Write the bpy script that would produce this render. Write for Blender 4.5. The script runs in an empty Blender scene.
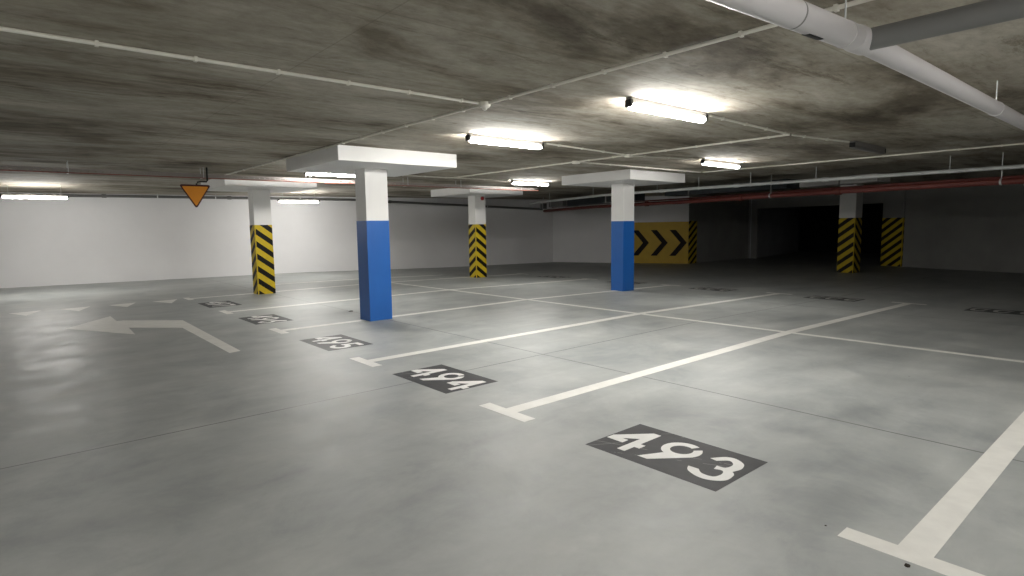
import bpy, bmesh, math, random
from mathutils import Vector, Matrix
from mathutils.geometry import tessellate_polygon

random.seed(5)
SC = bpy.context.scene
COL = SC.collection

# ------------------------------------------------------------------ materials
def new_mat(name):
    m = bpy.data.materials.new(name); m.use_nodes = True
    nt = m.node_tree
    for n in list(nt.nodes):
        nt.nodes.remove(n)
    out = nt.nodes.new('ShaderNodeOutputMaterial')
    b = nt.nodes.new('ShaderNodeBsdfPrincipled')
    nt.links.new(b.outputs[0], out.inputs[0])
    return m, nt, b

def nd(nt, kind, **kw):
    n = nt.nodes.new(kind)
    for k, v in kw.items():
        setattr(n, k, v)
    return n

def mth(nt, op, a, b=None, c=None):
    n = nt.nodes.new('ShaderNodeMath'); n.operation = op
    for i, v in enumerate((a, b, c)):
        if v is None:
            continue
        if isinstance(v, (int, float)):
            n.inputs[i].default_value = v
        else:
            nt.links.new(v, n.inputs[i])
    return n.outputs[0]

def coords(nt, scale=(1, 1, 1)):
    tc = nd(nt, 'ShaderNodeTexCoord')
    mp = nd(nt, 'ShaderNodeMapping')
    mp.inputs['Scale'].default_value = scale
    nt.links.new(tc.outputs['Object'], mp.inputs[0])
    return mp.outputs[0]

def noise(nt, vec, scale, detail=4, rough=0.55, dist=0.0):
    n = nd(nt, 'ShaderNodeTexNoise')
    n.inputs['Scale'].default_value = scale
    n.inputs['Detail'].default_value = detail
    n.inputs['Roughness'].default_value = rough
    n.inputs['Distortion'].default_value = dist
    nt.links.new(vec, n.inputs['Vector'])
    return n.outputs[0]

def ramp(nt, fac, stops):
    r = nd(nt, 'ShaderNodeValToRGB')
    el = r.color_ramp.elements
    while len(el) < len(stops):
        el.new(0.5)
    for e, (p, c) in zip(el, stops):
        e.position = p; e.color = (*c, 1) if len(c) == 3 else c
    nt.links.new(fac, r.inputs[0])
    return r.outputs[0]

def mixc(nt, fac, a, b, mode='MIX'):
    n = nd(nt, 'ShaderNodeMix', data_type='RGBA', blend_type=mode)
    for i, v in ((0, fac), (6, a), (7, b)):
        if isinstance(v, (int, float)):
            n.inputs[i].default_value = v
        elif isinstance(v, tuple):
            n.inputs[i].default_value = (*v, 1)
        else:
            nt.links.new(v, n.inputs[i])
    return n.outputs[2]

def bump(nt, b, height, strength=0.2, dist=0.01):
    n = nd(nt, 'ShaderNodeBump')
    n.inputs['Strength'].default_value = strength
    n.inputs['Distance'].default_value = dist
    nt.links.new(height, n.inputs['Height'])
    nt.links.new(n.outputs[0], b.inputs['Normal'])

def paint(name, col, rough=0.5, var=0.06, scale=3.0, metal=0.0, bmp=0.08):
    m, nt, b = new_mat(name)
    v = coords(nt)
    n1 = noise(nt, v, scale, 5, 0.6)
    lo = tuple(c * (1 - var) for c in col); hi = tuple(min(1, c * (1 + var)) for c in col)
    nt.links.new(ramp(nt, n1, [(0.3, lo), (0.7, hi)]), b.inputs['Base Color'])
    b.inputs['Roughness'].default_value = rough
    b.inputs['Metallic'].default_value = metal
    if max(col) < 0.08:
        b.inputs['Specular IOR Level'].default_value = 0.15
    if bmp:
        bump(nt, b, noise(nt, v, scale * 25, 3), bmp, 0.004)
    return m

def mat_floor():
    m, nt, b = new_mat('polished_grey_floor')
    v = coords(nt)
    big = noise(nt, v, 0.45, 5, 0.6, 0.4)
    mid = noise(nt, v, 2.2, 6, 0.65, 0.35)
    fine = noise(nt, v, 40, 3, 0.6)
    sw = noise(nt, coords(nt, (0.5, 2.5, 1)), 1.1, 5, 0.6, 0.5)
    c1 = ramp(nt, big, [(0.3, (0.320, 0.338, 0.338)), (0.7, (0.405, 0.420, 0.416))])
    c2 = ramp(nt, mid, [(0.30, (0.78, 0.79, 0.79)), (0.70, (1.09, 1.085, 1.07))])
    c = mixc(nt, 1.0, c1, c2, 'MULTIPLY')
    c = mixc(nt, 0.8, c, ramp(nt, sw, [(0.3, (0.86, 0.86, 0.86)), (0.7, (1.06, 1.06, 1.06))]), 'MULTIPLY')
    cloud = noise(nt, v, 1.1, 8, 0.7, 0.5)
    c = mixc(nt, 1.0, c, ramp(nt, cloud, [(0.36, (0.84, 0.85, 0.86)), (0.50, (0.99, 0.99, 0.99)), (0.66, (1.05, 1.045, 1.035))]), 'MULTIPLY')
    # saw cut joints
    tc = nd(nt, 'ShaderNodeTexCoord'); sp = nd(nt, 'ShaderNodeSeparateXYZ')
    nt.links.new(tc.outputs['Object'], sp.inputs[0])
    X, Y = sp.outputs[0], sp.outputs[1]
    joint = None
    for ax, val in ((X, 1.76), (X, 8.19), (Y, 3.86), (Y, -1.8), (X, -4.67)):
        d = mth(nt, 'ABSOLUTE', mth(nt, 'SUBTRACT', ax, val))
        k = mth(nt, 'LESS_THAN', d, 0.008)
        joint = k if joint is None else mth(nt, 'MAXIMUM', joint, k)
    c = mixc(nt, mth(nt, 'MULTIPLY', joint, 0.85), c, (0.09, 0.09, 0.085))
    # little dark specks and scuffs
    vor = nd(nt, 'ShaderNodeTexVoronoi'); vor.inputs['Scale'].default_value = 1.6
    nt.links.new(v, vor.inputs['Vector'])
    speck = mth(nt, 'LESS_THAN', vor.outputs['Distance'], 0.016)
    c = mixc(nt, mth(nt, 'MULTIPLY', speck, 0.6), c, (0.06, 0.06, 0.055))
    nt.links.new(c, b.inputs['Base Color'])
    r = nd(nt, 'ShaderNodeMapRange')
    r.inputs[1].default_value = 0.3; r.inputs[2].default_value = 0.7
    r.inputs[3].default_value = 0.40; r.inputs[4].default_value = 0.58
    nt.links.new(mid, r.inputs[0]); nt.links.new(r.outputs[0], b.inputs['Roughness'])
    b.inputs['Specular IOR Level'].default_value = 0.5
    bump(nt, b, fine, 0.03, 0.002)
    return m

def mat_ceiling():
    m, nt, b = new_mat('raw_formwork_concrete')
    st = noise(nt, coords(nt, (0.42, 1.15, 1)), 0.85, 9, 0.66, 0.35)
    st2 = noise(nt, coords(nt, (0.40, 1.7, 1)), 2.1, 12, 0.80, 0.3)
    big = noise(nt, coords(nt, (0.6, 0.9, 1)), 0.50, 7, 0.68, 0.3)
    speck = noise(nt, coords(nt, (0.7, 1.2, 1)), 9.0, 8, 0.8)
    c1 = ramp(nt, st, [(0.38, (0.180, 0.153, 0.115)), (0.47, (0.345, 0.318, 0.265)), (0.62, (0.46, 0.438, 0.385))])
    c2 = ramp(nt, big, [(0.37, (0.46, 0.425, 0.375)), (0.46, (0.88, 0.865, 0.84)), (0.58, (1.10, 1.10, 1.10))])
    c3 = ramp(nt, st2, [(0.36, (0.44, 0.39, 0.32)), (0.45, (0.97, 0.96, 0.94)), (0.66, (1.16, 1.16, 1.16))])
    c = mixc(nt, 1.0, c1, c2, 'MULTIPLY')
    c = mixc(nt, 0.9, c, c3, 'MULTIPLY')
    c = mixc(nt, 0.55, c, ramp(nt, speck, [(0.36, (0.66, 0.64, 0.61)), (0.58, (1.09, 1.09, 1.09))]), 'MULTIPLY')
    # formwork sheet joints
    tc = nd(nt, 'ShaderNodeTexCoord'); sp = nd(nt, 'ShaderNodeSeparateXYZ')
    nt.links.new(tc.outputs['Object'], sp.inputs[0])
    jy = mth(nt, 'LESS_THAN', mth(nt, 'ABSOLUTE', mth(nt, 'SUBTRACT', mth(nt, 'FRACT', mth(nt, 'DIVIDE', sp.outputs[1], 1.25)), 0.5)), 0.006)
    jx = mth(nt, 'LESS_THAN', mth(nt, 'ABSOLUTE', mth(nt, 'SUBTRACT', mth(nt, 'FRACT', mth(nt, 'DIVIDE', sp.outputs[0], 2.5)), 0.5)), 0.002)
    j = mth(nt, 'MULTIPLY', mth(nt, 'MAXIMUM', jx, jy), 0.3)
    c = mixc(nt, j, c, (0.12, 0.105, 0.085))
    nt.links.new(c, b.inputs['Base Color'])
    b.inputs['Roughness'].default_value = 0.85
    bump(nt, b, st2, 0.25, 0.01)
    return m

def mat_stripes(name, period=0.29, slope=0.75, duty=0.47, off=0.02, yel=(0.60, 0.44, 0.025)):
    """yellow paint with black bands falling away from the near corner at the local origin"""
    m, nt, b = new_mat(name)
    tc = nd(nt, 'ShaderNodeTexCoord'); sp = nd(nt, 'ShaderNodeSeparateXYZ')
    nt.links.new(tc.outputs['Object'], sp.inputs[0])
    h = mth(nt, 'ADD', sp.outputs[0], sp.outputs[1])
    t = mth(nt, 'ADD', mth(nt, 'ADD', sp.outputs[2], mth(nt, 'MULTIPLY', h, slope)), off)
    fr = mth(nt, 'FRACT', mth(nt, 'DIVIDE', t, period))
    k = mth(nt, 'LESS_THAN', fr, duty)
    k = mth(nt, 'MULTIPLY', k, mth(nt, 'GREATER_THAN', h, 0.022))
    n1 = noise(nt, tc.outputs['Object'], 9, 4)
    y2 = tuple(c * 0.88 for c in yel)
    yc = ramp(nt, n1, [(0.3, y2), (0.7, yel)])
    c = mixc(nt, k, yc, (0.008, 0.007, 0.006))
    nt.links.new(c, b.inputs['Base Color'])
    b.inputs['Roughness'].default_value = 0.5
    b.inputs['Specular IOR Level'].default_value = 0.15
    return m

def mat_lamp(strength):
    m, nt, b = new_mat('lit_fluorescent_diffuser')
    b.inputs['Base Color'].default_value = (0.9, 0.9, 0.88, 1)
    b.inputs['Emission Color'].default_value = (1.0, 0.975, 0.925, 1)
    b.inputs['Emission Strength'].default_value = strength
    return m

M = {}
M['floor'] = mat_floor()
M['ceiling'] = mat_ceiling()
M['white_wall'] = paint('white_wall_paint', (0.78, 0.775, 0.785), 0.6, 0.03, 0.8)
M['grey_wall'] = paint('bare_grey_concrete', (0.30, 0.30, 0.29), 0.8, 0.12, 0.9)
M['unlit_dark_wall'] = paint('passage_unlit_darkness', (0.02, 0.021, 0.024), 0.9, 0.15, 0.9)  # darkness of the unlit passage put into the wall colour
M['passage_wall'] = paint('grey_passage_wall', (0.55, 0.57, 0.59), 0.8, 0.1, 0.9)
M['column_white'] = paint('white_column_paint', (0.76, 0.755, 0.74), 0.55, 0.025, 2.0)
M['cap_white'] = paint('white_drop_panel_paint', (0.76, 0.755, 0.745), 0.6, 0.04, 1.5)
M['blue'] = paint('blue_column_paint', (0.012, 0.108, 0.40), 0.42, 0.05, 2.0)
M['stripes'] = mat_stripes('hazard_stripe_paint')
M['line'] = paint('white_road_paint', (0.70, 0.695, 0.66), 0.5, 0.07, 6.0)
M['plate'] = paint('dark_grey_marking_paint', (0.055, 0.056, 0.06), 0.5, 0.2, 5.0)
def scratches(m):
    nt = m.node_tree; b = [n for n in nt.nodes if n.type == 'BSDF_PRINCIPLED'][0]
    base = b.inputs['Base Color'].links[0].from_socket
    tc = nd(nt, 'ShaderNodeTexCoord'); sp = nd(nt, 'ShaderNodeSeparateXYZ'); nt.links.new(tc.outputs['Object'], sp.inputs[0])
    tot = None
    for ax, ay, c0 in ((0.6, 1.0, 0.29), (0.75, 1.0, 0.44), (1.0, 0.35, -0.02), (0.95, 0.5, -0.12)):
        d = mth(nt, 'ABSOLUTE', mth(nt, 'SUBTRACT', mth(nt, 'ADD', mth(nt, 'MULTIPLY', sp.outputs[0], ax), mth(nt, 'MULTIPLY', sp.outputs[1], ay)), c0))
        k = mth(nt, 'LESS_THAN', d, 0.0035); tot = k if tot is None else mth(nt, 'MAXIMUM', tot, k)
    brk = mth(nt, 'GREATER_THAN', noise(nt, tc.outputs['Object'], 7, 3), 0.5)
    nt.links.new(mixc(nt, mth(nt, 'MULTIPLY', mth(nt, 'MULTIPLY', tot, brk), 0.5), base, (0.30, 0.30, 0.29)), b.inputs['Base Color'])
scratches(M['plate'])
M['digit'] = paint('white_stencil_paint', (0.74, 0.735, 0.72), 0.5, 0.06, 8.0)
M['digit_worn'] = paint('worn_stencil_paint', (0.45, 0.45, 0.43), 0.6, 0.2, 8.0)
M['conduit'] = paint('pale_plastic_conduit', (0.72, 0.70, 0.63), 0.5, 0.05, 4.0, 0, 0)
M['pvc'] = paint('grey_white_drain_pipe', (0.62, 0.60, 0.61), 0.35, 0.03, 3.0, 0, 0)
M['pvc_seam_shade'] = paint('drain_pipe_seam_and_shade', (0.18, 0.18, 0.176), 0.5, 0.05, 3.0, 0, 0)  # unlit side of the branch put into a darker grey; also the seam
M['pipe_dark'] = paint('dark_grey_pipe', (0.11, 0.11, 0.107), 0.55, 0.1, 3.0, 0, 0)
M['galv'] = paint('galvanised_steel', (0.62, 0.64, 0.64), 0.32, 0.08, 6.0, 0.35, 0)
M['red_pipe'] = paint('red_sprinkler_pipe', (0.13, 0.026, 0.019), 0.5, 0.08, 4.0, 0, 0)
M['red'] = paint('red_plastic', (0.35, 0.012, 0.012), 0.4, 0.05, 4.0, 0, 0)
M['orange_cable'] = paint('red_orange_cable', (0.22, 0.055, 0.030), 0.5, 0.05, 4.0, 0, 0)
M['black'] = paint('matt_black', (0.018, 0.018, 0.018), 0.6, 0.1, 4.0, 0, 0)
M['chevron'] = paint('black_wall_paint', (0.016, 0.013, 0.012), 0.6, 0.1, 4.0, 0, 0)
M['yellow'] = paint('yellow_wall_paint', (0.52, 0.34, 0.018), 0.5, 0.06, 3.0)
M['duct_dark'] = paint('dark_insulated_duct', (0.028, 0.034, 0.037), 0.45, 0.2, 3.0, 0, 0)
M['duct_grey'] = paint('grey_sheet_duct', (0.13, 0.13, 0.13), 0.5, 0.1, 3.0, 0, 0)
M['duct_pale'] = paint('pale_sheet_duct', (0.36, 0.36, 0.355), 0.5, 0.08, 3.0, 0, 0)
M['tray'] = paint('pale_cable_tray', (0.25, 0.225, 0.21), 0.45, 0.05, 3.0, 0, 0)
M['sign_face'] = paint('amber_sign_sheet', (0.66, 0.235, 0.004), 0.7, 0.03, 3.0, 0, 0)
M['sign_edge'] = paint('dark_red_sign_border', (0.05, 0.010, 0.008), 0.4, 0.05, 3.0, 0, 0)
M['housing'] = paint('grey_lamp_housing', (0.22, 0.21, 0.20), 0.5, 0.05, 6.0, 0, 0)
M['off_diffuser'] = paint('unlit_lamp_cover', (0.16, 0.155, 0.15), 0.35, 0.05, 6.0, 0, 0)
M['trim'] = paint('pale_door_trim', (0.30, 0.30, 0.295), 0.5, 0.05, 3.0, 0, 0)
M['dirt'] = paint('brown_grit', (0.035, 0.03, 0.024), 0.9, 0.3, 30.0, 0, 0)
M['lamp'] = mat_lamp(200.0)

# ------------------------------------------------------------------ mesh helpers
class MB:
    """collects shapes into one mesh"""
    def __init__(s):
        s.v = []; s.f = []
    def add(s, vs, fs):
        o = len(s.v)
        s.v += [tuple(v) for v in vs]
        s.f += [tuple(i + o for i in f) for f in fs]
        return s
    def box(s, x0, x1, y0, y1, z0, z1):
        vs = [(x, y, z) for z in (z0, z1) for y in (y0, y1) for x in (x0, x1)]
        fs = [(0, 2, 3, 1), (4, 5, 7, 6), (0, 1, 5, 4), (1, 3, 7, 5), (3, 2, 6, 7), (2, 0, 4, 6)]
        return s.add(vs, fs)
    def prism(s, poly, z0, z1, zf=None):
        """vertical prism over a plan polygon (counter-clockwise or not)"""
        n = len(poly)
        z0f = (lambda p: z0) if zf is None else (lambda p: zf(p) + z0)
        z1f = (lambda p: z1) if zf is None else (lambda p: zf(p) + z1)
        a = sum(poly[i][0] * poly[(i + 1) % n][1] - poly[(i + 1) % n][0] * poly[i][1] for i in range(n))
        if a < 0:
            poly = poly[::-1]
        vs = [(p[0], p[1], z0f(p)) for p in poly] + [(p[0], p[1], z1f(p)) for p in poly]
        tris = tessellate_polygon([[Vector((p[0], p[1], 0)) for p in poly]])
        fs = []
        for t in tris:
            p, q, r = (poly[i] for i in t)
            ar = (q[0] - p[0]) * (r[1] - p[1]) - (r[0] - p[0]) * (q[1] - p[1])
            if ar < 0:
                t = t[::-1]
            fs.append(tuple(i + n for i in t)); fs.append(tuple(reversed(t)))
        fs += [(i, (i + 1) % n, n + (i + 1) % n, n + i) for i in range(n)]
        return s.add(vs, fs)
    def tube(s, pts, r, seg=10, caps=True):
        pts = [Vector(p) for p in pts]
        rings = []
        for i, p in enumerate(pts):
            a = pts[max(i - 1, 0)]; b = pts[min(i + 1, len(pts) - 1)]
            d = (b - a).normalized()
            up = Vector((0, 0, 1)) if abs(d.z) < 0.95 else Vector((1, 0, 0))
            e1 = d.cross(up).normalized(); e2 = e1.cross(d).normalized()
            rr = r[i] if isinstance(r, (list, tuple)) else r
            rings.append([p + e1 * (rr * math.cos(2 * math.pi * k / seg)) + e2 * (rr * math.sin(2 * math.pi * k / seg)) for k in range(seg)])
        vs = [v for ring in rings for v in ring]
        fs = []
        for i in range(len(rings) - 1):
            for k in range(seg):
                a = i * seg + k; b = i * seg + (k + 1) % seg
                fs.append((a, b, b + seg, a + seg))
        if caps:
            fs.append(tuple(reversed(range(seg)))); fs.append(tuple(range((len(rings) - 1) * seg, len(rings) * seg)))
        return s.add(vs, fs)
    def lathe(s, prof, c=(0, 0, 0), axis='z', seg=20):
        """prof: list of (r, h)"""
        vs = []
        for r, h in prof:
            for k in range(seg):
                a = 2 * math.pi * k / seg
                x, y = r * math.cos(a), r * math.sin(a)
                if axis == 'z': p = (c[0] + x, c[1] + y, c[2] + h)
                elif axis == 'y': p = (c[0] + x, c[1] + h, c[2] + y)
                else: p = (c[0] + h, c[1] + x, c[2] + y)
                vs.append(p)
        fs = []
        for i in range(len(prof) - 1):
            for k in range(seg):
                a = i * seg + k; b = i * seg + (k + 1) % seg
                fs.append((a, b, b + seg, a + seg))
        fs.append(tuple(reversed(range(seg)))); fs.append(tuple(range((len(prof) - 1) * seg, len(prof) * seg)))
        return s.add(vs, fs)
    def build(s, name, mat, parent=None, loc=None, smooth=False, bevel=0.0):
        me = bpy.data.meshes.new(name)
        me.from_pydata(s.v, [], s.f)
        bm = bmesh.new(); bm.from_mesh(me)
        bmesh.ops.recalc_face_normals(bm, faces=bm.faces[:])
        if bevel:
            bmesh.ops.bevel(bm, geom=bm.edges[:], offset=bevel, segments=2, affect='EDGES', profile=0.7)
        bm.to_mesh(me); bm.free()
        if smooth:
            for p in me.polygons:
                p.use_smooth = True
            try:
                me.set_sharp_from_angle(angle=math.radians(40))
            except Exception:
                pass
        me.materials.append(mat)
        o = bpy.data.objects.new(name, me); COL.objects.link(o)
        if loc is not None:
            o.location = loc
        if parent is not None:
            o.parent = parent
        return o

def tag(o, label, cat, group=None, kind=None):
    o['label'] = label; o['category'] = cat
    if group: o['group'] = group
    if kind: o['kind'] = kind
    return o

def thing(name, label, cat, loc=(0, 0, 0), rz=0.0, group=None, kind='thing'):
    o = bpy.data.objects.new(name, None); COL.objects.link(o)
    o.empty_display_size = 0.1
    o.location = loc; o.rotation_euler = (0, 0, rz)
    return tag(o, label, cat, group, kind)

def struct(name, mb, mat, **kw):
    o = mb.build(name, mat, **kw); o['kind'] = 'structure'; return o

def copy_thing(root, loc, label, rz=None):
    r = root.copy(); COL.objects.link(r); r.location = loc; r['label'] = label
    if rz is not None: r.rotation_euler = (0, 0, rz)
    for ch in list(root.children):
        c = ch.copy(); COL.objects.link(c); c.parent = r
        for g in list(ch.children):
            d = g.copy(); COL.objects.link(d); d.parent = c
    return r

# ------------------------------------------------------------------ room
XM, XE = 5.0743, 10.4447          # the slab bends here
S1, S2 = 0.004, -0.0155
ZC = 2.678                        # ceiling
def fz(x):
    return S1 * min(x, XM) + (S2 * (min(x, XE) - XM) if x > XM else 0.0)
ZE = fz(20)
fzp = lambda p: fz(p[0])

b = MB()
xs = [-10.0, XM, XE, 31.0]; ys = [-10.2, 23.0]
vs = [(x, y, fz(x)) for y in ys for x in xs] + [(x, y, -0.35) for y in ys for x in xs]
fs = []
for i in range(3):
    fs.append((i, i + 1, i + 5, i + 4)); fs.append((8 + i, 8 + i + 4, 8 + i + 5, 8 + i + 1))
    fs.append((i, 8 + i, 8 + i + 1, i + 1)); fs.append((4 + i, 4 + i + 1, 12 + i + 1, 12 + i))
fs += [(0, 4, 12, 8), (3, 11, 15, 7)]
b.add(vs, fs)
struct('floor', b, M['floor'])
struct('ceiling', MB().box(-10, 31, -10.2, 23, ZC, ZC + 0.3), M['ceiling'])

def wallseg(name, a, bpt, mat, z0=-0.3, z1=ZC, th=0.2, side=1):
    """wall between two plan points, thickness away from the room (to the given side)"""
    a = Vector(a); c = Vector(bpt); d = (c - a).normalized(); n = Vector((-d.y, d.x)) * side
    poly = [tuple(a), tuple(c), tuple(c + n * th), tuple(a + n * th)]
    return struct(name, MB().prism(poly, z0, z1), mat)

CORNER = (15.42, 17.65); SIGN_END = (17.83, 12.36); GATE_L = (22.80, 12.47)
OPEN_L = (22.65, 12.00); OPEN_R = (20.97, 6.44)
gd = (Vector(OPEN_R) - Vector(OPEN_L)).normalized()
WALL_R = tuple(Vector(OPEN_R) + gd * 17.1)
wallseg('wall_left', (-10.0, 22.17), CORNER, M['white_wall'])
wallseg('wall_far', CORNER, SIGN_END, M['white_wall'])
wallseg('wall_recess', SIGN_END, GATE_L, M['grey_wall'])
# wall with the wide dark gateway: left jamb, lintel, right part in one mesh
b = MB()
gn = Vector((-gd.y, gd.x))
def gpoly(p, q, th=0.08):
    p = Vector(p); q = Vector(q)
    return [tuple(p), tuple(q), tuple(q + gn * th), tuple(p + gn * th)]
b.prism(gpoly(GATE_L, OPEN_L), -0.3, ZC)
b.prism(gpoly(OPEN_L, OPEN_R), 2.165, ZC)
b.prism(gpoly(OPEN_R, WALL_R), -0.3, ZC)
struct('wall_gateway', b, M['grey_wall'])
p0 = Vector(GATE_L) - gn * 0.02 + gd * 0.02
struct('trim_1', MB().prism(gpoly(p0, p0 + gd * 0.10, 0.02), ZE, 2.33), M['trim'])
p0 = Vector(OPEN_L) - gd * 0.08 - gn * 0.015
struct('trim_2', MB().prism(gpoly(p0, p0 + gd * 0.05, 0.015), ZE, 2.17), M['grey_wall'])
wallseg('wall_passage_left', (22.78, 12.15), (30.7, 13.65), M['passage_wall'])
wallseg('wall_passage_right', (30.8, 4.2), (21.1, 5.9), M['unlit_dark_wall'])
struct('wall_passage_end', MB().box(30.6, 30.9, 4.0, 13.9, -0.3, ZC), M['unlit_dark_wall'])
struct('wall_right', MB().box(-10, WALL_R[0] + 0.5, -10.2, -10.0, -0.3, ZC), M['white_wall'])
struct('wall_rear', MB().box(-10.0, -9.8, -10, 22.2, -0.3, ZC), M['white_wall'])

# ------------------------------------------------------------------ columns with drop panels
CW, CD, CAP, ZCAP, HB = 0.396, 0.357, 2.01, 2.467, 1.632
CX, CY, DX, DY = 1.661, 7.81, 6.429, 5.667
def column(cx, cy, band, label):
    z = fz(cx)
    t = thing('concrete_column', label, 'column', (cx, cy, z), 0, 'columns under drop panels')
    MB().box(-CW/2, CW/2, -CD/2, CD/2, -0.02, ZCAP - z).build('shaft', M['column_white'], t, bevel=0.006)
    e = 0.003
    o = MB().box(0, CW + 2*e, 0, CD + 2*e, -0.015, HB).build('painted_band', M[band], t, bevel=0.004)
    o.location = (-CW/2 - e, -CD/2 - e, 0)
    o['label'] = 'blue painted lower band' if band == 'blue' else 'yellow and black hazard striped lower band'
    MB().box(-CAP/2, CAP/2, -CAP/2, CAP/2, ZCAP - z, ZC - z).build('drop_panel', M['cap_white'], t, bevel=0.008)
    return t
column(CX, CY, 'blue', 'nearest blue and white concrete column, beside bay number 495')
column(CX + DX, CY, 'blue', 'blue and white column standing in front of the yellow chevron panel')
column(CX, CY + DY, 'stripes', 'hazard striped column by bay 497, close to the yellow triangle sign')
column(CX + DX, CY + DY, 'stripes', 'hazard striped column carrying a red alarm sounder under its drop panel')

def pier(loc, sx, sy, top, label, mat_top, rz=0.0, name='striped_pier'):
    t = thing(name, label, 'column', loc, rz, 'striped piers by the dark gateway')
    MB().box(0, sx, 0, sy, -0.02, top - loc[2]).build('shaft', mat_top, t, bevel=0.006)
    o = MB().box(0, sx + 0.006, 0, sy + 0.006, -0.015, 1.70).build('painted_band', M['stripes'], t, bevel=0.004)
    o.location = (-0.003, -0.003, 0)
    o['label'] = 'yellow and black hazard striped lower band'
    return t
pier((16.87, 5.91, ZE), 0.55, 0.47, ZC, 'free standing hazard striped pier in the dark before the gateway', M['column_white'])
pr_ = thing('striped_pier', 'hazard striped pier against the wall at the right edge of the dark gateway', 'column',
            (OPEN_R[0] + gd.x * 0.75 - gn.x * 0.05, OPEN_R[1] + gd.y * 0.75 - gn.y * 0.05, ZE), math.atan2(-gd.y, -gd.x) , 'striped piers by the dark gateway')
pr_.rotation_euler = (0, 0, math.atan2(-gd.y, -gd.x) - math.pi / 2)
MB().box(0, 0.048, 0, 0.75, -0.02, ZC - ZE).build('shaft', M['grey_wall'], pr_)
o = MB().box(-0.004, 0.05, -0.002, 0.752, -0.015, 1.70).build('painted_band', M['stripes'], pr_)
o['label'] = 'yellow and black hazard striped lower band'

# ------------------------------------------------------------------ hazard chevron panel on the far wall
A = Vector(CORNER); U = (Vector(SIGN_END) - A).normalized(); Nn = Vector((U.y, -U.x))   # Nn points into the room?
if Nn.dot(Vector((-2.9, -1.1)) - A) < 0: Nn = -Nn
def wall_poly(mb, pts, d0, d1):
    """extrude a polygon given in (along wall, height) from d0 to d1 in front of the far wall"""
    n = len(pts)
    def P(s, z, d):
        q = A + U * s + Nn * d
        return (q.x, q.y, z)
    vs = [P(s, z, d0) for s, z in pts] + [P(s, z, d1) for s, z in pts]
    tr = tessellate_polygon([[Vector((s, z, 0)) for s, z in pts]])
    fs = [tuple(i + n for i in t) for t in tr] + [tuple(reversed(t)) for t in tr]
    fs += [(i, (i + 1) % n, n + (i + 1) % n, n + i) for i in range(n)]
    return mb.add(vs, fs)
wl = A + U * 3.4
hp = thing('chevron_panel', 'yellow wall panel with black chevrons pointing right, on the far wall', 'painted panel', (wl.x, wl.y, ZE))
inv = Vector((wl.x, wl.y, ZE))
def loc_build(mb, name, mat, par, origin):
    mb.v = [tuple(Vector(v) - Vector(origin)) for v in mb.v]
    return mb.build(name, mat, par)
LEN = (Vector(SIGN_END) - A).length
loc_build(wall_poly(MB(), [(3.38, ZE), (LEN, ZE), (LEN, 1.625), (3.38, 1.625)], 0.0, 0.006), 'panel_field', M['yellow'], hp, inv)
for tip in (4.24, 5.00, 5.755):
    s0 = tip - 0.69
    pts = [(s0, 1.30), (s0 + 0.25, 1.30), (tip, 0.78), (s0 + 0.25, 0.25), (s0, 0.25), (tip - 0.25, 0.78)]
    loc_build(wall_poly(MB(), pts, 0.006, 0.010), 'chevron', M['chevron'], hp, inv)
# striped return face at the end of the far wall
hs = MB().box(0, 0.60, 0.0, 0.008, 0, 1.71).build('striped_wall_edge', M['stripes'], None, (SIGN_END[0] + 0.61, SIGN_END[1] - 0.0005 + 0.013, ZE))
hs.rotation_euler = (0, 0, math.pi + math.atan2(GATE_L[1] - SIGN_END[1], GATE_L[0] - SIGN_END[0]))
tag(hs, 'black and yellow striped wall edge to the right of the chevron panel', 'painted stripes', kind='thing')

# ------------------------------------------------------------------ floor paint
PT = 0.0015
def strip(mb, x0, x1, y0, y1, z0=0.0002, z1=PT):
    cuts = [x0] + [c for c in (XM, XE) if x0 < c < x1] + [x1]
    for p, q in zip(cuts[:-1], cuts[1:]):
        mb.prism([(p, y0), (q, y0), (q, y1), (p, y1)], z0, z1, fzp)
    return mb
LW = 0.14
YL = [-0.348, 2.5, 5.0, 7.84, 10.66, 13.672]
DF = 10.145
names = ['before bay number 493', 'between bay numbers 493 and 494', 'between bay numbers 494 and 495',
         'between bay numbers 495 and 496', 'between bay numbers 496 and 497', 'past bay number 497']
for y, nm in zip(YL, names):
    mb = MB()
    strip(mb, 0.0, 0.1175, y - 0.29, y + 0.29)
    strip(mb, 0.1175, DF - 0.1175, y - LW / 2, y + LW / 2)
    strip(mb, DF - 0.1175, DF, y - 0.29, y + 0.29)
    o = mb.build('bay_line', M['line'])
    tag(o, 'white bay line with crossbar ends ' + nm, 'floor marking', 'white bay dividing lines', 'thing')
mb = MB()
mb.prism([(2.6, 15.58), (2.6, 15.72), (XM, 15.38), (XM, 15.24)], 0.0002, PT, fzp)
mb.prism([(XM, 15.24), (XM, 15.38), (7.8, 15.12), (7.8, 14.98)], 0.0002, PT, fzp)
tag(mb.build('bay_line', M['line']), 'short white line close along the long white wall', 'floor marking', 'white bay dividing lines', 'thing')
# centre line, in the gaps between the bay lines so that no paint is laid twice
mb = MB()
ends = [-5.0] + YL[:] + [15.0]
for a_, c_ in zip(ends[:-1], ends[1:]):
    lo = a_ + (LW / 2 if a_ in YL else 0); hi = c_ - (LW / 2 if c_ in YL else 0)
    strip(mb, XM - 0.05, XM + 0.05, lo, hi)
tag(mb.build('centre_line', M['line']), 'long white line down the middle where two bay rows meet', 'floor marking', None, 'thing')

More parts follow.
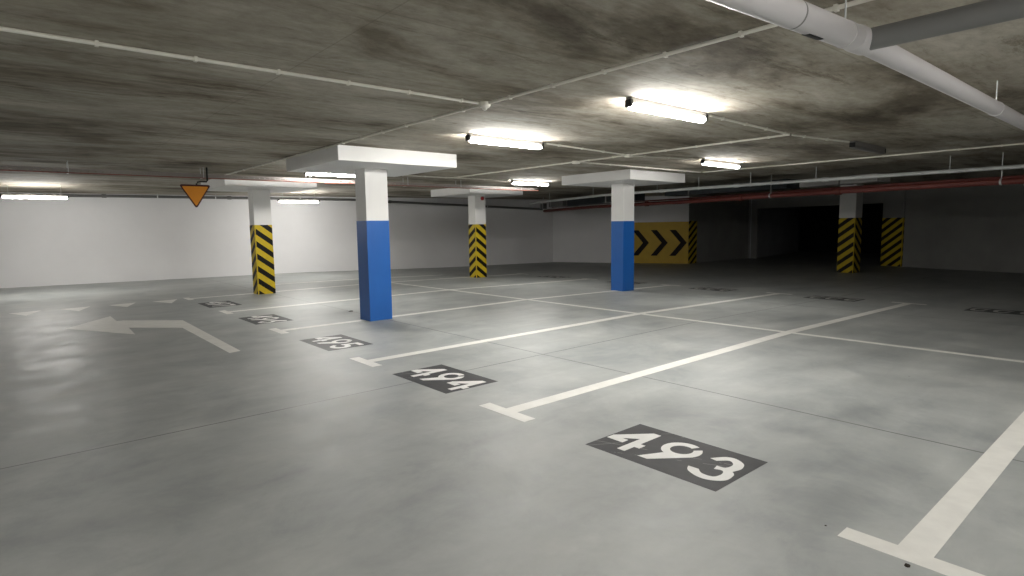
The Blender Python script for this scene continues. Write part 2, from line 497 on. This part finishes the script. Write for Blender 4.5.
# --- stencilled numbers: outlines in metres, u = reading direction, v = up the digit
D4 = [(0.0, 0.115), (0.0, 0.185), (0.185, 0.412), (0.248, 0.412), (0.248, 0.175), (0.290, 0.175), (0.290, 0.105), (0.248, 0.105),
      (0.248, 0.0), (0.185, 0.0), (0.185, 0.255), (0.083, 0.178), (0.140, 0.178), (0.140, 0.112)]
def arc(cx, cy, r, a0, a1, n=12):
    return [(cx + r * math.cos(math.radians(a0 + (a1 - a0) * k / n)), cy + r * math.sin(math.radians(a0 + (a1 - a0) * k / n))) for k in range(n + 1)]
def ring_with_leg():
    ro, ri = 0.134, 0.076; cx, cy = 0.140, 0.292
    # open ring: gap at the upper right, leg running down from the right side
    out = arc(cx, cy, ro, 72, 236, 16)
    leg = [(0.072, 0.165)]
    pts = arc(cx, cy, ri, 64, 395, 24)                          # inner edge, from the gap round to the gap
    outer2 = arc(cx, cy, ro, 41, -35, 8)                        # outer right side
    legp = [(0.075, 0.0), (0.0, 0.0), (0.075, 0.155)]
    outer1 = arc(cx, cy, ro, 245, 64, 18)
    return pts + outer2 + legp + outer1
D9 = ring_with_leg()
D6 = [(0.280 - x, 0.412 - y) for x, y in D9]
D3 = [(0.029, 0.305), (0.085, 0.391), (0.149, 0.410), (0.225, 0.365), (0.250, 0.285), (0.232, 0.212), (0.264, 0.172), (0.268, 0.075),
      (0.206, 0.012), (0.127, 0.0), (0.035, 0.040), (0.0, 0.099), (0.071, 0.102), (0.119, 0.061), (0.190, 0.066), (0.207, 0.134),
      (0.182, 0.185), (0.133, 0.172), (0.120, 0.228), (0.174, 0.237), (0.182, 0.310), (0.134, 0.355), (0.078, 0.295)]
D5 = [(0.0, 0.10), (0.05, 0.03), (0.12, 0.0), (0.20, 0.02), (0.255, 0.08), (0.26, 0.16), (0.22, 0.235), (0.14, 0.26), (0.10, 0.25),
      (0.105, 0.345), (0.24, 0.345), (0.24, 0.412), (0.05, 0.412), (0.03, 0.18), (0.08, 0.18), (0.13, 0.195), (0.18, 0.165),
      (0.192, 0.12), (0.16, 0.075), (0.11, 0.066), (0.065, 0.11)]
D7 = [(0.0, 0.412), (0.0, 0.342), (0.17, 0.342), (0.03, 0.0), (0.105, 0.0), (0.255, 0.36), (0.255, 0.412)]
DW = [(0.0, 0.06), (0.10, 0.0), (0.24, 0.03), (0.27, 0.20), (0.22, 0.38), (0.08, 0.412), (0.01, 0.30), (0.07, 0.28), (0.12, 0.34),
      (0.19, 0.30), (0.20, 0.14), (0.14, 0.07), (0.07, 0.12)]
def smooth(poly, runs, n=5):
    """round the listed runs of an outline with a Catmull-Rom curve, keep the other corners sharp"""
    out = []; i = 0
    starts = {r[0]: r[1] for r in runs}
    while i < len(poly):
        if i in starts:
            j = starts[i]; P = [poly[i]] + poly[i:j + 1] + [poly[j]]
            for k in range(1, len(P) - 2):
                for q in range(n):
                    u = q / n
                    out.append(tuple(0.5 * (2 * P[k][d] + (P[k + 1][d] - P[k - 1][d]) * u + (2 * P[k - 1][d] - 5 * P[k][d] + 4 * P[k + 1][d] - P[k + 2][d]) * u * u
                                            + (3 * P[k][d] - P[k - 1][d] - 3 * P[k + 1][d] + P[k + 2][d]) * u ** 3) for d in (0, 1)))
            i = j
            if i not in starts:
                out.append(poly[i]); i += 1
        else:
            out.append(poly[i]); i += 1
    return out
D3 = smooth(D3, [(0, 5), (5, 11), (12, 17), (18, 22)])
D5 = smooth(D5, [(0, 8), (14, 20)])
DW = smooth(DW, [(0, 6), (7, 12)])
def number(y_centre, digits, label, x0=0.0, flip=False, worn=False, grp='painted bay numbers'):
    t = thing('bay_number', label, 'floor marking', (x0 + 0.3, y_centre, fz(x0 + 0.3)), 0, grp)
    ox, oy, oz = t.location
    w, h = 0.99, 0.61
    def place(u, v):                     # u right across the plate, v towards its top
        if flip: return (x0 + 0.6 - v, y_centre + (u - w / 2))
        return (x0 + v, y_centre - (u - w / 2))
    mb = MB().prism([place(*p) for p in ((0, 0), (w, 0), (w, h), (0, h))], 0.0002, 0.0012, fzp)
    loc_build(mb, 'plate', M['plate'], t, (ox, oy, oz))
    for d, u0 in zip(digits, (0.012, 0.368, 0.684)):
        poly = {'4': D4, '9': D9, '3': D3, '5': D5, '6': D6, '7': D7, 'w': DW}[d]
        mb = MB().prism([place(u0 + x, 0.10 + y) for x, y in poly], 0.0012, 0.0022, fzp)
        loc_build(mb, 'digit', M['digit_worn' if worn else 'digit'], t, (ox, oy, oz))
    return t
number(1.08, '493', 'dark plate with white number 493, nearest and largest on the floor')
number(3.78, '494', 'dark floor plate with white number 494')
number(6.37, '495', 'dark floor plate with white number 495, before the near blue column')
number(9.21, '496', 'dark floor plate with white number 496')
number(12.08, '497', 'dark floor plate with white number 497, by the striped column')
far_lab = ['worn far bay number plate at the end of the bay opposite 493', 'worn far bay number plate at the end of the bay opposite 494',
           'worn far bay number plate at the end of the bay opposite 495', 'worn far bay number plate behind the far blue column',
           'worn far bay number plate at the end of the bay opposite 497']
for yc, lb in zip((1.05, 3.78, 6.52, 9.15, 12.0), far_lab):
    number(yc, 'www', lb, x0=9.62, flip=True, worn=True, grp='far bay number plates')

# --- direction arrow and give-way triangles in the aisle
mb = MB()
mb.prism([(-0.945, 6.66), (-0.805, 6.70), (-0.76, 10.16), (-1.52, 10.93), (-1.62, 10.93), (-1.62, 11.75), (-2.35, 10.6), (-1.60, 9.12), (-1.575, 9.93), (-0.945, 9.27)], 0.0002, PT, fzp)
tag(mb.build('direction_arrow', M['line']), 'white painted arrow in the aisle bending to the left', 'floor marking', None, 'thing')
for k, lb in enumerate(['white give-way triangle on the aisle floor, nearest to bay number 497', 'white give-way triangle on the aisle floor, second from bay number 497',
                        'white give-way triangle on the aisle floor, third from bay number 497', 'white give-way triangle on the aisle floor, fourth from bay number 497']):
    x = -0.14 - 0.80 * k
    mb = MB().prism([(x, 13.80), (x - 0.50, 13.73), (x - 0.25, 13.07)], 0.0002, PT, fzp)
    tag(mb.build('give_way_triangle', M['line']), lb, 'floor marking', 'give-way triangles across the aisle', 'thing')

# small scraps of dirt on the floor
def scrap(x, y, r, label):
    mb = MB()
    n = 9
    top = [(r * (0.6 + 0.5 * random.random()) * math.cos(6.283 * k / n), r * (0.4 + 0.4 * random.random()) * math.sin(6.283 * k / n)) for k in range(n)]
    mb.add([(p[0], p[1], 0) for p in top] + [(p[0] * 0.6, p[1] * 0.6, r * 0.25) for p in top] + [(0, 0, r * 0.35)],
           [(i, (i + 1) % n, n + (i + 1) % n, n + i) for i in range(n)] + [(n + i, n + (i + 1) % n, 2 * n) for i in range(n)] + [tuple(reversed(range(n)))])
    o = mb.build('dirt_scrap', M['dirt'], None, (x, y, fz(x) + 0.0005))
    tag(o, label, 'debris', 'scraps of dirt on the floor', 'thing')
scrap(1.755, 8.97, 0.05, 'dark scrap of dirt on the floor behind the near blue column')
scrap(0.06, 0.02, 0.008, 'tiny dark crumb on the floor near the front crossbar')
scrap(-0.04, -0.36, 0.022, 'dark smear of grit beside the nearest white crossbar')

# ------------------------------------------------------------------ lamps
def lamp_mesh():
    body = MB().box(-0.635, 0.635, -0.034, 0.034, -0.058, 0.0)
    diff = MB()
    prof = [(-0.036, -0.0585), (-0.044, -0.070), (-0.045, -0.082), (-0.036, -0.098), (-0.018, -0.106), (0.018, -0.106), (0.036, -0.098), (0.045, -0.082), (0.044, -0.070), (0.036, -0.0585)]
    n = len(prof)
    vs = []
    for x, k in ((-0.610, 0.55), (-0.585, 1.0), (0.585, 1.0), (0.610, 0.55)):
        for y, z in prof:
            vs.append((x, y * k, -0.080 + (z + 0.080) * k))
    fs = []
    for i in range(3):
        for k in range(n):
            a = i * n + k; c = i * n + (k + 1) % n
            fs.append((a, c, c + n, a + n))
    fs += [tuple(reversed(range(n))), tuple(range(3 * n, 4 * n))]
    diff.add(vs, fs)
    caps = []
    for s in (-1, 1):
        x0, x1 = sorted((s * 0.612, s * 0.648))
        caps.append(MB().box(x0, x1, -0.036, 0.036, -0.088, -0.020))
    return body, diff, caps
def make_lamp(loc, label, lit=True, rz=0.0):
    t = thing('ceiling_light', label, 'light', loc, rz, 'batten lights under the ceiling')
    body, diff, caps = lamp_mesh()
    body.build('housing', M['housing'], t, bevel=0.004)
    d = diff.build('diffuser', M['lamp' if lit else 'off_diffuser'], t, smooth=True)
    d['label'] = 'glowing white diffuser' if lit else 'dark unlit diffuser'
    for c in caps:
        c.build('end_cap', M['black'], t, bevel=0.006)
    return t
LZ = ZC - 0.001
M['lamp_dim'] = mat_lamp(120.0)
def dim(t):
    for c in t.children:
        if c.name.startswith('diffuser'):
            c.material_slots[0].link = 'OBJECT'; c.material_slots[0].material = M['lamp_dim']
lampA = make_lamp((2.16, 2.43, LZ), 'lit batten light nearest the camera, on the bare ceiling')
copy_thing(lampA, (2.19, 4.98, LZ), 'lit batten light on the ceiling right of the near drop panel')
copy_thing(lampA, (2.20, 10.35, LZ), 'lit batten light just behind the near drop panel')
dim(copy_thing(lampA, (7.35, 4.88, LZ), 'lit batten light on the ceiling right of the far blue column'))
dim(copy_thing(lampA, (7.40, 10.25, LZ), 'lit batten light on the ceiling left of the far blue column'))
make_lamp((7.17, 2.33, LZ), 'dark unlit batten light at the right, under the ceiling', lit=False)
def hung_lamp(loc, label):
    t = copy_thing(lampA, loc, label)
    for x in (-0.5, 0.5):
        MB().tube([(x, 0, 0), (x, 0, ZC - loc[2] - 0.001)], 0.004, 6).build('hanger_rod', M['galv'], t)
    return t
hung_lamp((4.02, 17.2, 2.46), 'lit batten light hung low before the long white wall, beside the striped column')
hung_lamp((-2.35, 17.3, 2.46), 'added lit batten light hung low at the far end of the aisle')  # added lamp, evens out the light on the long white wall
# unseen lamps added beside and behind the camera to fill the light
for x, y, lb in ((1.6, -2.9, 'unseen lit batten light added behind the camera over the bays'), (-6.6, -2.9, 'unseen lit batten light added behind the camera across the aisle'),
                 (-6.6, 2.43, 'unseen lit batten light added across the aisle, left of the camera'),
                 (-2.1, -2.5, 'unseen lit batten light added straight behind the camera over the aisle')):
    copy_thing(lampA, (x, y, LZ), lb)

# ------------------------------------------------------------------ conduits on the ceiling
ZK = ZC - 0.016
def conduit(pts, label, r=0.0135, step=0.55, first=0.28, name='conduit_pipe'):
    pts = [Vector((p[0], p[1], ZK if len(p) < 3 else p[2])) for p in pts]
    o3 = pts[0]
    t = thing(name, label, 'conduit', tuple(o3), 0, 'conduits along the ceiling')
    loc_build(MB().tube(pts, r, 8), 'pipe', M['conduit'], t, o3)
    for p, q in zip(pts[:-1], pts[1:]):
        L = (q - p).length; d = (q - p) / L; s = first
        px_ = Vector((-d.y, d.x, 0))
        while s < L - 0.1:
            c = p + d * s
            cb = MB()
            e = 0.010
            corners = []
            for (k, w) in ((-e, -0.019), (e, -0.019), (e, 0.019), (-e, 0.019)):
                corners.append(c + d * k + px_ * w)
            vs = [(v.x, v.y, c.z - r - 0.004) for v in corners] + [(v.x, v.y, ZC - 0.0005) for v in corners]
            cb.add(vs, [(3, 2, 1, 0), (4, 5, 6, 7), (0, 1, 5, 4), (1, 2, 6, 5), (2, 3, 7, 6), (3, 0, 4, 7)])
            loc_build(cb, 'clip', M['conduit'], t, o3)
            s += step
    return t
conduit([(-6.0, 3.40), (0.52, 3.40)], 'pale conduit crossing the ceiling over the aisle to the round junction box')
conduit([(0.60, -5.5), (0.60, 3.33)], 'pale conduit along the ceiling from the drain pipe to the round junction box')
conduit([(0.60, 3.47), (0.60, 12.3)], 'pale conduit running over the edge of the near drop panel')
conduit([(5.02, 2.55), (5.02, 5.14)], 'pale conduit on the ceiling between a right-angle corner and the square junction box')
conduit([(5.02, 5.26), (5.02, 6.32)], 'short pale conduit between the two square junction boxes')
conduit([(5.02, 6.48), (5.02, 10.29)], 'pale conduit on the ceiling behind the near drop panel towards the cable tray')
conduit([(2.92, 4.98), (4.94, 5.20)], 'pale conduit from the lit batten by the near drop panel to a square junction box')
conduit([(5.10, 6.38), (8.98, 6.33)], 'pale conduit passing just in front of the far drop panel')
conduit([(9.02, 6.30), (9.05, -4.5)], 'pale conduit on the ceiling above the silver pipe at the right')
conduit([(2.92, 2.44), (4.98, 2.54)], 'pale conduit from the nearest lit batten to the corner')
conduit([(5.10, 5.20), (6.60, 4.90)], 'thin pale conduit ending at the lit batten right of the far blue column')
conduit([(2.92, 10.4), (6.66, 10.28)], 'thin pale conduit between the two far lit battens')
conduit([(5.08, 2.54), (6.46, 2.35)], 'faint conduit running to the dark unlit batten')

def jbox(x, y, label, round_=False):
    t = thing('junction_box', label, 'junction box', (x, y, ZC), 0, 'junction boxes on the ceiling')
    if round_:
        MB().lathe([(0.055, 0), (0.055, -0.03), (0.048, -0.042), (0.03, -0.052)], (0, 0, -0.0005)).build('housing', M['conduit'], t, smooth=True)
        MB().lathe([(0.022, 0), (0.022, -0.012), (0.012, -0.02)], (0, 0, -0.052)).build('sensor_head', M['conduit'], t, smooth=True)
    else:
        MB().box(-0.055, 0.055, -0.055, 0.055, -0.045, -0.0005).build('housing', M['conduit'], t, bevel=0.006)
        MB().box(-0.05, 0.05, -0.05, 0.05, -0.052, -0.0445).build('lid', M['conduit'], t, bevel=0.003)
    return t
jbox(0.60, 3.40, 'round pale junction box where two ceiling conduits meet', True)
jbox(5.02, 5.20, 'square junction box on the ceiling where four thin conduits meet')
jbox(5.02, 6.40, 'square junction box on the ceiling just before the far drop panel')

# ------------------------------------------------------------------ drain pipe with branch, top right
PZ, PY, PR = 2.445, 0.13, 0.060
TX = 0.565
t = thing('drain_pipe', 'thick grey white drain pipe with side branch, hung under the ceiling at top right', 'pipe', (TX, PY, PZ))
SK = -0.065                                     # the left run is slightly out of line with the right one
def pk(x): return (x, SK * x, 0.0)
MB().tube([pk(-6.0), pk(-0.70)], PR * 1.07, 32).build('pipe', M['pvc'], t, smooth=True)
MB().tube([pk(-0.70), pk(-0.685)], PR * 1.05, 32).build('seam', M['pvc_seam_shade'], t, smooth=True)
MB().tube([pk(-0.685), pk(-0.02)], PR * 1.06, 32).build('pipe', M['pvc'], t, smooth=True)
MB().tube([pk(-0.10), pk(-0.09), pk(0.02), pk(0.06)], [PR * 1.065, PR * 1.13, PR * 1.13, PR * 1.03], 32).build('tee_socket', M['pvc'], t, smooth=True)
MB().tube([(0.06, 0, 0), (5.4, 0, 0)], PR * 0.95, 32).build('pipe', M['pvc'], t, smooth=True)
br = MB().tube([(0, -0.03, 0), (0, -5.5, 0)], PR * 0.92, 32).build('branch', M['pvc_seam_shade'], t, smooth=True)
br['label'] = 'side branch with its shade put into a darker grey'
for x in (-0.20, 3.0, -3.4):
    yk = SK * x if x < 0 else 0.0
    MB().tube([(x, yk, PR), (x, yk, ZC - PZ)], 0.005, 8).build('hanger_rod', M['galv'], t)
    MB().tube([(x - 0.012, yk, 0), (x + 0.012, yk, 0)], PR * (1.09 if x < 0 else 1.0) + 0.001, 24).build('clamp', M['pvc'], t, smooth=True)
mb = MB()
seg = 8
vs = []
for x in (-0.56, -0.43):
    for k in range(seg + 1):
        a_ = math.radians(-97 + 34 * k / seg)
        vs.append((x, SK * x + (PR * 1.06 + 0.003) * math.cos(a_), (PR * 1.06 + 0.003) * math.sin(a_)))
for x in (-0.56, -0.43):
    for k in range(seg + 1):
        a_ = math.radians(-97 + 34 * k / seg)
        vs.append((x, SK * x + (PR * 1.06 - 0.004) * math.cos(a_), (PR * 1.06 - 0.004) * math.sin(a_)))
n = seg + 1
fs = [(k, k + 1, n + k + 1, n + k) for k in range(seg)] + [(2*n + k, 3*n + k, 3*n + k + 1, 2*n + k + 1) for k in range(seg)]
fs += [(0, n, 3*n, 2*n), (n - 1, 3*n - 1, 4*n - 1, 2*n - 1)]
fs += [(k, 2*n + k, 2*n + k + 1, k + 1) for k in range(seg)] + [(n + k, n + k + 1, 3*n + k + 1, 3*n + k) for k in range(seg)]
o = mb.add(vs, fs).build('cover_plate', M['black'], t); o['label'] = 'small black plate low on the pipe'

# ------------------------------------------------------------------ cable tray across the hall
TY, TZ, TX0, TX1 = 11.05, 2.490, -4.2, 8.30
t = thing('cable_tray', 'long perforated cable tray hung across the hall before the striped columns', 'cable tray', (TX0, TY, TZ))
Lt = TX1 - TX0
def perforated(us, vs, hole, place, th):
    """one connected sheet with openings; hole(i, j) tells which cells are left open"""
    bm = bmesh.new()
    g = [[bm.verts.new(place(u, v)) for v in vs] for u in us]
    for i in range(len(us) - 1):
        for j in range(len(vs) - 1):
            if not hole(i, j):
                bm.faces.new((g[i][j], g[i + 1][j], g[i + 1][j + 1], g[i][j + 1]))
    bm.normal_update()
    bmesh.ops.solidify(bm, geom=bm.faces[:], thickness=th)
    mb = MB(); bm.verts.index_update()
    mb.add([tuple(v.co) for v in bm.verts], [tuple(v.index for v in f.verts) for f in bm.faces]); bm.free()
    return mb
us = [0.0]
while us[-1] < Lt - 0.14:
    us += [us[-1] + 0.055, us[-1] + 0.10]
us[-1] = Lt
for y in (-0.10, 0.10):
    perforated(us, [0.0, 0.022, 0.052, 0.068], lambda i, j: j == 1 and i % 2 == 1, lambda u, v: (u, y, v), 0.003).build('side_rail', M['tray'], t)
perforated(us, [-0.098, -0.07, -0.015, 0.015, 0.07, 0.098], lambda i, j: j in (1, 3) and i % 2 == 1, lambda u, v: (u, v, 0.002), 0.003).build('tray_base', M['tray'], t)
for x in (0.6, 2.1, 4.1, 6.1, 8.4, 9.9, 11.9):
    MB().box(x - 0.004, x + 0.004, -0.112, -0.106, -0.004, ZC - TZ).box(x - 0.004, x + 0.004, 0.106, 0.112, -0.004, ZC - TZ).box(x - 0.012, x + 0.012, -0.112, 0.112, -0.008, -0.0015).build('hanger', M['galv'], t)
o = MB().tube([(TX0, TY - 0.125, TZ - 0.004), (TX0 + 4, TY - 0.125, TZ - 0.010), (TX0 + 8, TY - 0.125, TZ - 0.004), (TX1, TY - 0.125, TZ - 0.006)], 0.008, 8).build('red_cable', M['orange_cable'])
tag(o, 'red orange cable strung along the front of the cable tray', 'cable', None, 'thing')

# ------------------------------------------------------------------ give-way sign hanging from the tray
SX, SY = -0.275, 10.85
t = thing('triangle_sign', 'amber downward triangle sign with dark border hanging over the aisle', 'sign', (SX, SY, 1.918))
def rtri(w, h, r, z0):
    """rounded downward triangle, tip at z0"""
    P3 = [Vector((-w / 2, z0 + h)), Vector((0, z0)), Vector((w / 2, z0 + h))]
    out = []
    for i in range(3):
        p, a_, c_ = P3[i], P3[i - 1], P3[(i + 1) % 3]
        d1 = (a_ - p).normalized(); d2 = (c_ - p).normalized()
        half = math.acos(max(-1, min(1, d1.dot(d2)))) / 2
        tl = r / math.tan(half); cen = p + (d1 + d2).normalized() * (r / math.sin(half))
        s_, e_ = p + d1 * tl, p + d2 * tl
        a0 = math.atan2(s_.y - cen.y, s_.x - cen.x); a1 = math.atan2(e_.y - cen.y, e_.x - cen.x)
        da = (a1 - a0 + math.pi) % (2 * math.pi) - math.pi
        out += [(cen.x + r * math.cos(a0 + da * k / 6), cen.y + r * math.sin(a0 + da * k / 6)) for k in range(7)]
    return out
def sheet(poly, y0, y1):
    n = len(poly)
    vs = [(x, y0, z) for x, z in poly] + [(x, y1, z) for x, z in poly]
    return MB().add(vs, [tuple(range(n)), tuple(reversed(range(n, 2 * n)))] + [(i, n + i, n + (i + 1) % n, (i + 1) % n) for i in range(n)])
sheet(rtri(0.53, 0.435, 0.026, 0.0), -0.004, 0.004).build('border', M['sign_edge'], t)
sheet(rtri(0.440, 0.356, 0.014, 0.046), -0.007, 0.007).build('sign_face', M['sign_face'], t)
MB().tube([(0.03, 0.016, 0.39), (0.03, 0.016, 0.45), (0.05, 0.02, 0.480), (0.09, 0.03, 0.493), (0.21, 0.05, 0.498), (0.222, 0.055, 0.51), (0.225, 0.06, ZC - 1.918 - 0.002)], 0.015, 10).build('bracket_arm', M['black'], t, smooth=True)

# ------------------------------------------------------------------ alarm sounder on the far striped column
t = thing('alarm_sounder', 'small red round alarm sounder high on the far striped column', 'alarm', (8.16, CY + DY - CD / 2, 2.385))
MB().lathe([(0.055, 0), (0.055, -0.03), (0.048, -0.036)], (0, -0.001, 0), 'y').build('base', M['red'], t, smooth=True)
MB().lathe([(0.040, 0), (0.040, -0.02), (0.030, -0.035), (0.015, -0.042)], (0, -0.036, 0), 'y').build('horn', M['red'], t, smooth=True)

# ------------------------------------------------------------------ pipes and ducts at the far side
def pipe_run(name, pts, r, mat, label, cat='pipe', couplings=(), hangers=(), seg=14, cmat=None):
    o3 = Vector(pts[0])
    t = thing(name, label, cat, tuple(o3))
    loc_build(MB().tube(pts, r, seg), 'pipe', mat, t, o3)
    P3 = [Vector(p) for p in pts]
    def at(i, f): return P3[i].lerp(P3[i + 1], f), (P3[i + 1] - P3[i]).normalized()
    for i, f in couplings:
        c, d = at(i, f)
        loc_build(MB().tube([c - d * 0.06, c + d * 0.06], r * 1.3, seg), 'coupling', cmat or mat, t, o3)
    for i, f in hangers:
        c, d = at(i, f)
        loc_build(MB().tube([(c.x, c.y, c.z), (c.x, c.y, ZC - 0.001)], 0.008, 6), 'hanger_rod', M['galv'], t, o3)
        loc_build(MB().tube([c - d * 0.015, c + d * 0.015], r + 0.006, seg), 'clamp', M['galv'], t, o3)
    return t
pipe_run('silver_pipe', [(12.5, 15.9, 2.4), (11.8, 14.35, 2.4), (10.52, 10.5, 2.4), (10.25, 7.6, 2.4), (10.18, 4.7, 2.4), (10.22, 2.9, 2.4), (10.3, -6.0, 2.4)], 0.036, M['galv'],
         'silver galvanised pipe hung under the ceiling, running to the right', couplings=((2, 0.75), (3, 0.5), (4, 0.3)), hangers=((1, 0.1), (1, 0.85), (2, 0.7), (3, 0.15), (3, 0.62), (4, 0.2), (5, 0.1)))
pipe_run('red_pipe', [(14.58, 17.3, 2.17), (12.75, 12.58, 2.17), (12.3, 8.96, 2.17), (11.12, 5.3, 2.17), (10.65, 3.0, 2.17), (9.6, -5.5, 2.17)], 0.055, M['red_pipe'],
         'dull red sprinkler main below the dark duct', couplings=((1, 0.6), (2, 0.6), (3, 0.5)), hangers=((2, 0.85), (4, 0.2)))
pipe_run('red_pipe', [(14.66, 16.9, 2.30), (12.95, 12.5, 2.285), (12.62, 8.96, 2.275), (11.5, 5.2, 2.27), (11.1, 3.0, 2.27), (10.2, -5.5, 2.27)], 0.022, M['red_pipe'],
         'thin red sprinkler line beside and above the red main', couplings=((2, 0.3),), hangers=())
def duct(name, pts, w, z0, z1, mat, label, marks=(), cat='duct'):
    """rectangular duct along plan points; w metres to the far side"""
    o3 = Vector((*pts[0], z0))
    t = thing(name, label, cat, tuple(o3))
    n = len(pts); P2 = [Vector(p) for p in pts]
    off = []
    for i in range(n):
        d = (P2[min(i + 1, n - 1)] - P2[max(i - 1, 0)]).normalized(); nn = Vector((-d.y, d.x))
        if nn.x < 0: nn = -nn
        off.append(P2[i] + nn * w)
    poly = [tuple(p) for p in P2] + [tuple(p) for p in off[::-1]]
    loc_build(MB().prism(poly, z0, z1), 'casing', mat, t, o3)
    for i, f, m_, hw in marks:
        c = P2[i].lerp(P2[i + 1], f); d = (P2[i + 1] - P2[i]).normalized(); nn = Vector((-d.y, d.x))
        if nn.x < 0: nn = -nn
        a_ = c - d * hw - nn * 0.02; e_ = c + d * hw - nn * 0.02
        loc_build(MB().prism([tuple(a_), tuple(e_), tuple(e_ + nn * (w + 0.04)), tuple(a_ + nn * (w + 0.04))], z0 - 0.012, z1 + 0.012), 'flange', M[m_], t, o3)
    return t
duct('ventilation_duct', [(13.0, 14.45), (11.75, 11.25), (11.62, 10.2)], 0.42, 2.25, 2.52, M['duct_dark'], 'black ventilation duct left of the far blue column', ((0, 0.02, 'duct_grey', 0.03), (0, 0.90, 'duct_pale', 0.025)))
duct('ventilation_duct', [(13.55, 15.95), (13.1, 14.75)], 0.42, 2.27, 2.50, M['duct_grey'], 'short dark grey duct piece in the far corner beside the black duct', ((0, 0.15, 'duct_pale', 0.02),))
duct('ventilation_duct', [(11.85, 9.3), (11.68, 7.4), (11.35, 5.5)], 0.55, 2.34, 2.56, M['duct_dark'], 'black ventilation duct right of the far drop panel', ((0, 0.45, 'duct_grey', 0.02),))
duct('ventilation_duct', [(11.30, 5.17), (10.72, 3.35)], 0.40, 2.335, 2.49, M['duct_pale'], 'pale sheet metal duct above the free standing striped pier', ((0, 0.55, 'duct_grey', 0.015),))
# pale valve box at the left end of the ducts
t = thing('valve_box', 'small pale framed box at the left end of the dark ducts', 'box', (13.62, 16.35, 2.22))
MB().box(-0.10, 0.10, -0.10, 0.10, 0, 0.22).build('casing', M['duct_grey'], t, bevel=0.008)
MB().box(-0.115, -0.101, -0.10, -0.07, 0.0, 0.22).box(-0.115, -0.101, 0.06, 0.09, 0.0, 0.22).box(-0.115, -0.101, -0.07, 0.06, 0.19, 0.22).build('frame', M['duct_pale'], t)
MB().tube([(0, 0, 0.22), (0, 0, ZC - 2.22 - 0.001)], 0.01, 8).build('hanger_rod', M['galv'], t)

pipe_run('wall_pipe', [(-8.0, 21.45, 2.60), (-0.12, 20.05, 2.595), (6.45, 18.90, 2.565), (10.2, 18.22, 2.42), (14.6, 17.45, 2.25)], 0.042, M['pipe_dark'],
         'dark grey pipe along the top of the long white wall', couplings=((0, 0.93), (1, 0.28), (1, 0.42), (2, 0.4)), hangers=((0, 0.80), (1, 0.12), (1, 0.36), (1, 0.75), (2, 0.3), (3, 0.4)))

# ------------------------------------------------------------------ camera
F, YAW, PITCH, ROLL = 589.575, 0.8669, -0.1027, -0.0145
fw = Vector((math.cos(YAW) * math.cos(PITCH), math.sin(YAW) * math.cos(PITCH), math.sin(PITCH)))
rt = fw.cross(Vector((0, 0, 1))).normalized(); up = rt.cross(fw)
r2 = rt * math.cos(ROLL) + up * math.sin(ROLL); u2 = up * math.cos(ROLL) - rt * math.sin(ROLL)
cam = bpy.data.cameras.new('camera'); co = bpy.data.objects.new('camera', cam); COL.objects.link(co)
mw = Matrix(((r2.x, u2.x, -fw.x, -2.9264), (r2.y, u2.y, -fw.y, -1.113), (r2.z, u2.z, -fw.z, 1.5003), (0, 0, 0, 1)))
co.matrix_world = mw
cam.sensor_width = 36.0; cam.sensor_fit = 'HORIZONTAL'
cam.lens = F / 1024.0 * 36.0
cam.clip_start = 0.05; cam.clip_end = 200
SC.camera = co

w = bpy.data.worlds.new('world'); SC.world = w
w.use_nodes = True
w.node_tree.nodes['Background'].inputs[0].default_value = (0, 0, 0, 1)
w.node_tree.nodes['Background'].inputs[1].default_value = 0.0

vsn = SC.view_settings
vsn.view_transform = 'Standard'
vsn.look = 'None'
vsn.gamma = 1.0
vsn.use_curve_mapping = False
vsn.exposure = 0.0
SC.cycles.use_denoising = True
SC.cycles.max_bounces = 8
SC.cycles.diffuse_bounces = 5
SC.cycles.sample_clamp_indirect = 8.0
